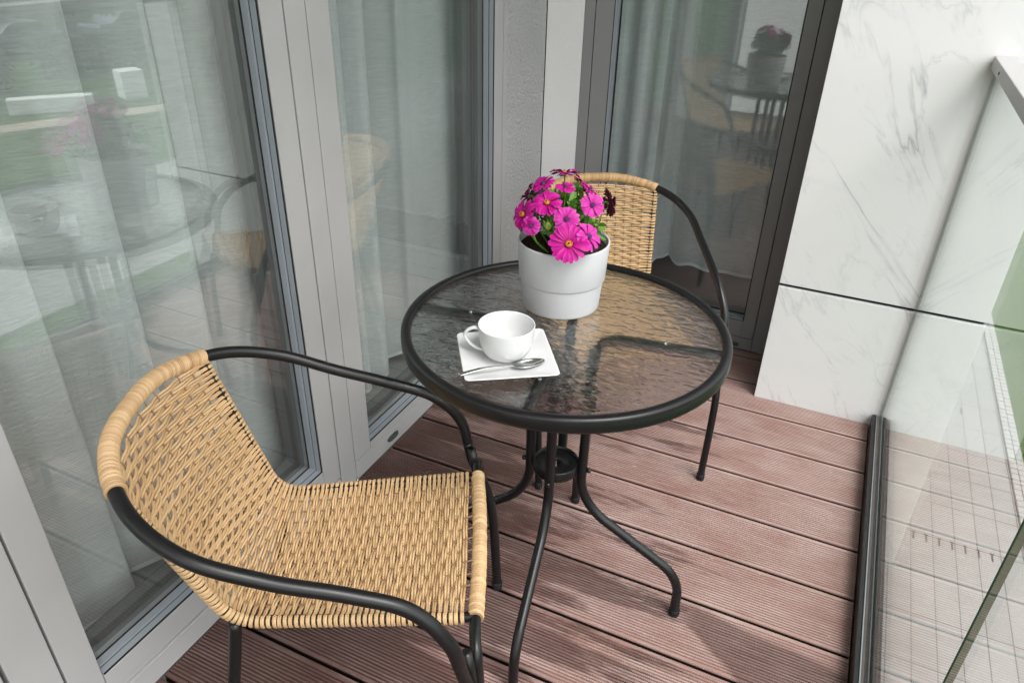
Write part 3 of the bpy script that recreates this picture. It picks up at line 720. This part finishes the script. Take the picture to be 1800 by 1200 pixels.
# ------------------------------------------------------------------ daisy plant
do_ = (.5595, -.8400, ZG + .108)
DP = thing('daisy_plant', 'bushy plant with bright magenta daisy flowers growing in the grey pot', 'plant', do_)
tocam = np.array([.3597, -.7877, .5002]); right = np.array([.9043, .4264, .0212]); up = np.array([-.23, .4447, .8656])
def frame_from(n):
    n = np.array(n, float); n /= np.linalg.norm(n); a = np.array([0, 0, 1.]) if abs(n[2]) < .9 else np.array([1., 0, 0]); u = np.cross(a, n); u /= np.linalg.norm(u); return u, np.cross(n, u), n
def flower(c, nrm_, R, mat, disc, npet=18, cup=.12, lab=None):
    u, v, n = frame_from(nrm_); mb = MB(); al = []; rn = []
    for k in range(npet * 2 - 3):
        ring = k >= npet; kk = k if not ring else k + .5
        a0 = 2 * pi * kk / npet + rng.randn() * .05; Rk = R * (1 - .06 * abs(rng.randn())) * (1 if not ring else .93); r0 = R * .14
        if ring and rng.rand() < .25: continue
        w = R * .104 * (1 + .15 * rng.randn()); cu = cup + .08 * rng.randn() - (.03 if ring else 0); tw_ = rng.randn() * .15; rv = rng.rand()
        d = cos(a0) * u + sin(a0) * v; e = -sin(a0) * u + cos(a0) * v; rows = []
        for i, s in enumerate(np.linspace(0, 1, 7)):
            rad = r0 + (Rk - r0) * s; wd = w * (0.42 + 1.0 * math.sin(min(1, s * 1.06) * pi * .62)) * (1 if s < .84 else (.92 if s < .95 else .45))
            h = R * (cu * math.sin(s * pi * .7) - .10 * s * s) + (0 if not ring else -.0012)
            row = []
            for j, q in enumerate((-1, -.5, 0, .5, 1)):
                notch = -.04 * R if (i == 6 and j == 2) else 0
                row.append(c + d * (rad + notch) + e * (q * wd) + n * (h + abs(q) * .10 * wd * 2 + tw_ * q * wd)); al.append(s); rn.append(min(1, rv * .5 + (.5 if j == 2 else 0) * (1 - s)))
            rows.append(row)
        mb.grid(rows)
    mb.attr['along'] = al; mb.attr['rnd'] = rn
    fl = build('flower_head', mb, mat, DP, smooth=True, off=do_, label=lab)
    # flip check: petal faces must look along n
    me = fl.data; 
    if sum((Vector(n).dot(p.normal)) for p in list(me.polygons)[:60]) < 0: me.flip_normals()
    dm = MB(); nd = 10; Vv = [c + n * (.0035 + R * .08)]; 
    for (rr, hh) in ((.07, .07), (.13, .055), (.165, .01)):
        for k in range(nd * 2): a = pi * k / nd; Vv.append(c + (cos(a) * u + sin(a) * v) * R * rr * (1 + .08 * (k % 2)) + n * (R * hh + .0025))
    Fs = [(0, 1 + k, 1 + (k + 1) % 20) for k in range(20)] + [(1 + i * 20 + k, 1 + (i + 1) * 20 + k, 1 + (i + 1) * 20 + (k + 1) % 20, 1 + i * 20 + (k + 1) % 20) for i in range(2) for k in range(20)]
    dm.add(Vv, Fs)
    # stamens round the disc
    for k in range(26):
        a = 2 * pi * k / 26; p = c + (cos(a) * u + sin(a) * v) * R * .135 + n * (R * .06 + .0025); dm.tube([p, p + n * R * .05 + (cos(a) * u + sin(a) * v) * R * .01], R * .015, 5)
    build('flower_centre', dm, MAT[disc], fl, smooth=True, off=do_)
    dk = MB(); dk.add([c + (cos(a) * u + sin(a) * v) * R * .055 + n * (R * .085 + .0042) for a in np.linspace(0, 2 * pi, 10, endpoint=False)] + [c + n * (R * .10 + .005)], [(k, (k + 1) % 10, 10) for k in range(10)])
    build('disc_eye', dk, MAT['disc_purple'], fl, off=do_)
    # calyx and stem
    st = MB(); base = np.array([.5595, -.84, ZG + .105]) + np.array([(c[0] - .5595) * .25, (c[1] + .84) * .25, 0]); back = c - n * R * .35
    st.tube(spline([base, (base + back) / 2 + np.array([(c[0] - .5595) * .2, (c[1] + .84) * .2, .004]), back, c - n * .001], 6), [.0016] * 18 + [.0016], 6) if False else st.tube(spline([base, (base + back) / 2 + np.array([(c[0] - .5595) * .2, (c[1] + .84) * .2, .004]), back, c - n * .001], 6), .0015, 6)
    st.tube([c - n * R * .16, c - n * R * .08, c - n * .0005], [.0022, R * .12, R * .16], 10)
    build('stem', st, MAT['leaf'], fl, smooth=True, off=do_)
Cc = np.array([.557, -.84, .86])
FL = [
 ((.607, -.942, .849), tocam * 1 + up * .10 - right * .05, .0365, 'petal', 'disc_orange', None),
 ((.631, -.914, .857), tocam * .8 + right * .55 + up * .2, .028, 'petal_pink', 'disc_purple', None),
 ((.589, -.913, .881), tocam * 1 + up * .05, .0245, 'petal_pink', 'disc_purple', None),
 ((.618, -.865, .896), tocam * 1 + right * .25 + up * .1, .0235, 'petal_pink', 'disc_purple', None),
 ((.548, -.905, .901), tocam * .9 + up * .45 - right * .15, .0285, 'petal', 'disc_orange', None),
 ((.511, -.922, .879), tocam * .55 - right * .72 + up * .15, .0290, 'petal', 'disc_orange', None),
 ((.520, -.857, .918), tocam * .6 + up * .6 - right * .45, .0235, 'petal', 'disc_purple', None),
 ((.543, -.813, .928), up * 1.0 + tocam * .22, .0300, 'petal', 'disc_orange', None),
 ((.632, -.815, .888), right * 1.0 + up * .25 - tocam * .25, .0280, 'petal_dark', 'disc_purple', 'dark purple flower seen from the side'),
 ((.572, -.796, .905), right * .8 + up * .6 + tocam * .1, .0240, 'petal', 'disc_purple', None),
 ((.567, -.868, .921), tocam * .7 + up * .8 + right * .1, .0190, 'petal', 'disc_purple', None),
 ((.532, -.935, .866), tocam * .9 - right * .35 - up * .2, .0185, 'petal_pink', 'disc_purple', None),
 ((.602, -.838, .915), tocam * .4 + up * .7 + right * .5, .0200, 'petal', 'disc_purple', None),
 ((.494, -.862, .892), -right * 1.0 + up * .5 - tocam * .15, .0270, 'petal_dark', 'disc_purple', 'dark purple flower seen from the side'),
]
for c, n, R, mt, dc, lab in FL: flower(np.array(c), n, R * .99, MAT[mt], dc, lab=lab)
# leaves
lf = MB()
def leaf(mb, p, d, n, L, w):
    d = d / np.linalg.norm(d); s = np.cross(d, n); s /= np.linalg.norm(s); n2 = np.cross(s, d); rows = []
    for i, t in enumerate(np.linspace(0, 1, 7)):
        ww = w * (.18 + .95 * math.sin(min(1, t ** 1.2) * pi * .86)) * (1 if i % 2 == 0 else 1.22); bend = -.30 * L * t * t
        if t > .98: ww = w * .12
        rows.append([p + d * L * t + s * q * ww + n2 * (bend + abs(q) * ww * .35) for q in (-1, 0, 1)])
    mb.grid(rows)
for k in range(420):
    th = rng.rand() * 2 * pi; ph = rng.rand() ** .7 * pi * .52; rad = .030 + .040 * rng.rand()
    dr = np.array([cos(th) * sin(ph), sin(th) * sin(ph), cos(ph)]); c = Cc + np.array([0, 0, -.026]) + dr * rad * np.array([1.0, 1.0, .95])
    d = dr + rng.randn(3) * .55 + np.array([0, 0, .35]); leaf(lf, c, d, dr + rng.randn(3) * .2 + up * .3, .016 + .012 * rng.rand(), .0028 + .0022 * rng.rand())
build('leaves', lf, MAT['leaf'], DP, smooth=True, off=do_)
sm = MB()
for k in range(26):
    th = rng.rand() * 2 * pi; r0 = .02 * rng.rand(); r1 = .025 + .03 * rng.rand()
    sm.tube(spline([(.5595 + r0 * cos(th), -.84 + r0 * sin(th), ZG + .106), (.5595 + (r0 + r1) / 2 * cos(th), -.84 + (r0 + r1) / 2 * sin(th), ZG + .145), (.5595 + r1 * cos(th), -.84 + r1 * sin(th), ZG + .175)], 4), .0014, 5)
# pale thick stalk at the front
sm.tube(spline([(.582, -.905, ZG + .108), (.572, -.905, ZG + .135), (.560, -.895, ZG + .165), (.556, -.880, ZG + .19)], 6), .0034, 8)
build('stems', sm, MAT['leaf'], DP, smooth=True, off=do_)
for (c, R) in (((.5585, -.858, .906), .0062), ((.556, -.915, .862), .0065), ((.575, -.90, .886), .0040), ((.625, -.875, .873), .004)):
    c = np.array(c); b = MB(); b.lathe([(.0001, -R), (R * .6, -R * .8), (R, 0), (R * .8, R * .8), (R * .35, R * 1.35), (.0001, R * 1.4)], c, 10)
    for k in range(9):
        a = 2 * pi * k / 9; e = np.array([cos(a), sin(a), 0]); leaf(b, c + e * R * .3 - np.array([0, 0, R]), e * .9 + np.array([0, 0, 1.2]), e, R * 2.4, R * .34)
    build('bud', b, MAT['bud'], DP, smooth=True, off=do_)

# ------------------------------------------------------------------ saucer, cup, spoon
sc = (.557, -1.080, ZG); ang = radians(33.8)
Rz = np.array([[cos(ang), -sin(ang), 0], [sin(ang), cos(ang), 0], [0, 0, 1]])
def sq(hs, z, rc, n=6):
    pts = []
    for (sx, sy, a0) in ((1, 1, 0), (-1, 1, 90), (-1, -1, 180), (1, -1, 270)):
        for k in range(n):
            a = radians(a0 + 90 * k / (n - 1)); pts.append((sx * (hs - rc) + rc * cos(a), sy * (hs - rc) + rc * sin(a), z))
    return [tuple(Rz @ np.array(p) + np.array(sc)) for p in pts]
mb = MB(); rings = [sq(.040, .0005, .02), sq(.046, .0, .02), sq(.060, .004, .013), sq(.0765, .0098, .009), sq(.0788, .0112, .009), sq(.0785, .0128, .009), sq(.0760, .0126, .009), sq(.0590, .0072, .012), sq(.0440, .0042, .02), sq(.030, .0040, .02)]
n_ = len(rings[0]); V = [p for r in rings for p in r]
F = [(i * n_ + k, i * n_ + (k + 1) % n_, (i + 1) * n_ + (k + 1) % n_, (i + 1) * n_ + k) for i in range(len(rings) - 1) for k in range(n_)] + [tuple(range(n_))[::-1], tuple((len(rings) - 1) * n_ + k for k in range(n_))]
mb.add(V, F); o = build('saucer', mb, MAT['porcelain'], smooth=True, off=sc); o.location = sc
tag(o, 'square white porcelain saucer under the cup on the glass table', 'saucer')
sub = o.modifiers.new('sub', 'SUBSURF'); sub.levels = 2; sub.render_levels = 2
co = (.5555, -1.0775, ZG + .0042)
CU = thing('cup', 'empty white porcelain coffee cup standing on the square saucer', 'cup', co)
HC = .0625
pr = [(.0001, .0012), (.020, .0010), (.0225, 0), (.0240, .0008), (.0262, .0030), (.0345, .0085), (.0415, .0180), (.0455, .0310), (.0470, .045), (.0479, HC - .0012), (.0478, HC), (.0466, HC + .0003), (.0458, HC - .0015), (.0450, .046), (.0434, .0325), (.0392, .0205), (.0310, .0115), (.018, .0068), (.0001, .0062)]
o = build('cup_body', MB().lathe(pr, n=72), MAT['porcelain'], CU, smooth=True)
hd = np.array([-.93, -.37, 0]); hd /= np.linalg.norm(hd)
pts = [hd * .0452 + np.array([0, 0, .0515]), hd * .056 + np.array([0, 0, .0530]), hd * .0675 + np.array([0, 0, .046]), hd * .0700 + np.array([0, 0, .036]), hd * .0600 + np.array([0, 0, .022]), hd * .048 + np.array([0, 0, .0145]), hd * .036 + np.array([0, 0, .011])]
hb = MB(); P = spline(pts, 7); side = np.cross(hd, [0, 0, 1.]); T = np.gradient(P, axis=0); rows = []
for i, q in enumerate(P):
    t = T[i] / np.linalg.norm(T[i]); nn = np.cross(t, side); rows.append([q + side * .0046 * cos(a) + nn * .0026 * sin(a) for a in np.linspace(0, 2 * pi, 13)])
hb.grid(rows); build('handle', hb, MAT['porcelain'], CU, smooth=True)
# spoon
s0 = np.array([.5215, -1.181, ZG + .0150]); s1 = np.array([.6235, -1.0700, ZG + .0130])
d = (s1 - s0); Ls = np.linalg.norm(d[:2]); d[2] = 0; d /= np.linalg.norm(d); sd = np.array([d[1], -d[0], 0])
rows = []; NS = 60
for i in range(NS + 1):
    t = i / NS; x = t * Ls
    if t < .62: w = .0042 - .0022 * (t / .62) ** .8; zz = .0155 + .0045 * math.sin(pi * t / .62) - .004 * t; dish = 0
    else:
        u = (t - .62) / .38; w = .0020 + .0108 * math.sin(pi * min(1, u ** .85)) ** .62 if u < .999 else .0006
        dish = .0058 * math.sin(pi * u) ** .8; zz = .0128 - .0008 * u
    row = []
    for q in np.linspace(-1, 1, 13): row.append(np.array([s0[0], s0[1], ZG]) + d * x + sd * q * w + np.array([0, 0, zz - dish * (1 - q * q)]))
    rows.append(row)
mb = MB(); mb.grid(rows); o = build('spoon', mb, MAT['steel'], smooth=True, off=tuple(s0)); o.location = tuple(s0)
so_ = o.modifiers.new('solid', 'SOLIDIFY'); so_.thickness = .0011; so_.offset = 0
tag(o, 'small steel teaspoon lying across the front of the saucer', 'spoon')

# ------------------------------------------------------------------ surroundings beyond the balustrade
def blob_tree(name, label, cat, loc, h, r, trunk_h, nleaf, mat, group=None, sz=.22, sq=1.0):
    t = thing(name, label, cat, loc, group)
    tm = MB(); tm.tube(spline([(0, 0, 0), (.08, .05, trunk_h * .5), (-.05, .1, trunk_h), (.1, 0, h * .7)], 5), np.linspace(h * .03, h * .008, 16), 8)
    for k in range(7):
        a = k * 2.4; z = trunk_h + (h - trunk_h) * .08 * k; tm.tube([(0, 0, z), (r * .35 * cos(a), r * .35 * sin(a), z + r * .25), (r * .75 * cos(a), r * .75 * sin(a), z + r * .45)], [h * .012, h * .008, h * .003], 6)
    build('trunk', tm, MAT['bark'], t, smooth=True)
    cm = MB(); cl = [(rng.randn(3) * [r * .42, r * .42, (h - trunk_h) * .24] + [0, 0, (h + trunk_h) / 2], r * rng.uniform(.25, .48)) for _ in range(16)]
    for k in range(nleaf):
        c, rr = cl[rng.randint(len(cl))]; dv = rng.randn(3); dv /= np.linalg.norm(dv); p = c + dv * rr * rng.rand() ** .33
        u = rng.randn(3); u /= np.linalg.norm(u); v = np.cross(u, rng.randn(3)); v /= np.linalg.norm(v); s = sz * rng.uniform(.6, 1.4)
        cm.add([p - u * s, p + v * s * .5, p + u * s, p - v * s * .5], [(0, 1, 2, 3)])
    build('crown', cm, mat, t); return t
for i, (x, y, h, r, lab) in enumerate(((29, 19, 7, 2.3, 'broad green tree nearest the white block on the lawn'), (33, 27, 8, 2.6, 'tall green tree by the road'), (44.5, 27.5, 9, 2.8, 'green street tree in front of the tan block'),
                                     (45, 35, 8, 2.5, 'smaller green street tree beside the orange block'), (31, 9, 6, 2.0, 'short round tree at the near side of the lawn'), (18, 30, 9, 3.0, 'large tree far along the footpath'), (5.6, 26, 8, 2.6, 'tree growing on the lawn beside the pavement'))):
    blob_tree('lawn_tree', lab, 'tree', (x, y, G), h, r, h * .3, 2600, MAT['tree_leaf'], 'trees around the lawn')
for i, (x0, y0, x1, y1, lab) in enumerate(((27, 11, 27.6, 15.5, 'low clipped hedge behind the long white block'), (27.5, 17, 28.2, 25, 'long dark hedge beside the parked cars'))):
    hm = MB()
    for k in range(3200):
        p = np.array([rng.uniform(x0, x1) + rng.randn() * .08, rng.uniform(y0, y1), G + 1.3 * rng.rand() ** .6 + rng.randn() * .04]); u = rng.randn(3); u /= np.linalg.norm(u); v = np.cross(u, rng.randn(3)); v /= np.linalg.norm(v); s = .12
        hm.add([p - u * s, p + v * s * .5, p + u * s, p - v * s * .5], [(0, 1, 2, 3)])
    tag(build('hedge', hm, MAT['hedge_leaf']), lab, 'hedge', 'hedges across the lawn')
# white concrete blocks on the lawn
def quad_block(name, A, B, w, h, label):
    A = np.array(A, float); B = np.array(B, float); d = (B - A) / np.linalg.norm(B - A); n = np.array([-d[1], d[0]]); n = n if n[0] > 0 else -n
    c = [A, B, B + n * w, A + n * w]; mb = MB(); mb.add([(*q, G) for q in c] + [(*q, G + h) for q in c], [(0, 3, 2, 1), (4, 5, 6, 7), (0, 1, 5, 4), (1, 2, 6, 5), (2, 3, 7, 6), (3, 0, 4, 7)])
    return tag(build(name, mb, MAT['white_block'], bevel=.03), label, 'bench', 'white concrete blocks on the lawn')
quad_block('concrete_bench', (23.5, 12.75), (22.0, 14.7), .5, .48, 'long low white concrete bench on the lawn by the gravel path')
quad_block('concrete_bench', (22.35, 16.2), (22.1, 16.95), .7, .95, 'short tall white concrete block on the lawn')
# a pale garden table-like shelter
def building_(name, label, x0, x1, y0, y1, h, mat, floors, cols, base=None):
    cx, cy = (x0 + x1) / 2, (y0 + y1) / 2; t = thing(name, label, 'building', (cx, cy, G), 'apartment buildings beyond the road'); off = (cx, cy, G)
    build('wall', MB().box(x0, x1, y0, y1, G, G + h), mat, t, off=off)
    if base: build('plinth', MB().box(x0 - .05, x0 - .002, y0, y1, G, G + 2.6), base, t, off=off)
    rf = build('roof', MB().box(x0 - .4, x1 + .4, y0 - .4, y1 + .4, G + h + .002, G + h + .35), MAT['roof'], t, off=off)
    for f in range(floors):
        for c in range(cols):
            y = y0 + (y1 - y0) * (c + .5) / cols; z = G + 1.1 + f * 3.0
            w = build('window', MB().box(x0 - .09, x0 - .056, y - .75, y + .75, z - .08, z + 1.48), MAT['wall_pale'], t, off=off)
            build('pane', MB().box(x0 - .12, x0 - .092, y - .66, y + .66, z, z + 1.4), MAT['glass_dark'], w, off=off)
building_('apartment_building', 'tan rendered apartment block with brick ground floor across the road', 52, 62, 14, 36, 12.5, MAT['wall_tan'], 4, 7, MAT['wall_orange'])
building_('apartment_building', 'orange brick apartment block across the road', 50, 60, 39, 56, 10, MAT['wall_orange'], 3, 5)
building_('apartment_building', 'pale rendered apartment block farthest down the road', 50, 62, -16, 10, 12, MAT['wall_pale'], 4, 8, MAT['wall_orange'])
building_('apartment_building', 'pale low building at the far end of the footpath', 8, 24, 64, 76, 9, MAT['wall_pale'], 3, 6)
def car(x, y, mat, label):
    t = thing('parked_car', label, 'car', (x, y, G), 'cars parked along the road')
    prof = [(-2.1, .35), (-2.1, .75), (-1.95, .88), (-1.2, .95), (-.6, 1.38), (.7, 1.42), (1.35, .98), (2.0, .85), (2.1, .6), (2.1, .35)]
    mb = MB(); n = len(prof); mb.add([(-.82, a, z) for a, z in prof] + [(.82, a, z) for a, z in prof], [tuple(range(n))[::-1], tuple(range(n, 2 * n))] + [(i, (i + 1) % n, n + (i + 1) % n, n + i) for i in range(n)])
    build('body', mb, mat, t, bevel=.06)
    for sx in (-.835, .825):
        build('side_window', MB().box(sx, sx + .01, -.75, .85, .98, 1.30), MAT['glass_dark'], t)
    for sx in (-.86, .66):
        for sy in (-1.35, 1.3):
            build('wheel', MB().tube([(sx, sy, .32), (sx + .2, sy, .32)], .32, 18), MAT['tyre'], t)
    return t
car(34.2, 20.5, MAT['car_grey'], 'dark blue-grey car parked at the roadside beyond the hedge'); car(34.2, 14.5, MAT['car_red'], 'red car parked at the roadside beyond the lawn')
car(34.2, 26.3, MAT['car_grey'], 'dark blue-grey car parked farthest up the roadside')

# ------------------------------------------------------------------ light
w = bpy.data.worlds.new('World'); scene.world = w; w.use_nodes = True; nt = w.node_tree; nt.nodes.clear(); N = NT(nt)
sky = N.n('ShaderNodeTexSky'); sky.sky_type = 'NISHITA'; sky.sun_disc = False
SE, SR = radians(58), radians(118)
sky.sun_elevation = SE; sky.sun_rotation = SR; sky.air_density = 1.0; sky.dust_density = 3.0; sky.ozone_density = 1.0
hs = N.n('ShaderNodeHueSaturation'); hs.inputs['Saturation'].default_value = .16; N.l(sky.outputs[0], hs.inputs['Color'])
bg = N.n('ShaderNodeBackground'); bg.inputs['Strength'].default_value = .42; N.l(hs.outputs[0], bg.inputs[0])
o = N.n('ShaderNodeOutputWorld'); N.l(bg.outputs[0], o.inputs[0])
sd_ = bpy.data.lights.new('sun', 'SUN'); sd_.energy = 1.5; sd_.angle = radians(30); sd_.color = (1, .98, .95)
su = bpy.data.objects.new('sun', sd_); COL.objects.link(su)
# direction to the sun: Nishita rotation is measured clockwise from +Y
dv = Vector((sin(SR) * cos(SE), cos(SR) * cos(SE), sin(SE)))
su.rotation_euler = dv.to_track_quat('Z', 'Y').to_euler()
su.location = dv * 20

scene.render.engine = 'CYCLES'
cy = scene.cycles; cy.use_denoising = True; cy.max_bounces = 12; cy.transparent_max_bounces = 24; cy.transmission_bounces = 10; cy.glossy_bounces = 6; cy.diffuse_bounces = 5
cy.caustics_reflective = False; cy.caustics_refractive = True; cy.sample_clamp_indirect = 4.0; cy.blur_glossy = .3
scene.view_settings.view_transform = 'Standard'; scene.view_settings.look = 'None'; scene.view_settings.exposure = 0; scene.view_settings.gamma = 1
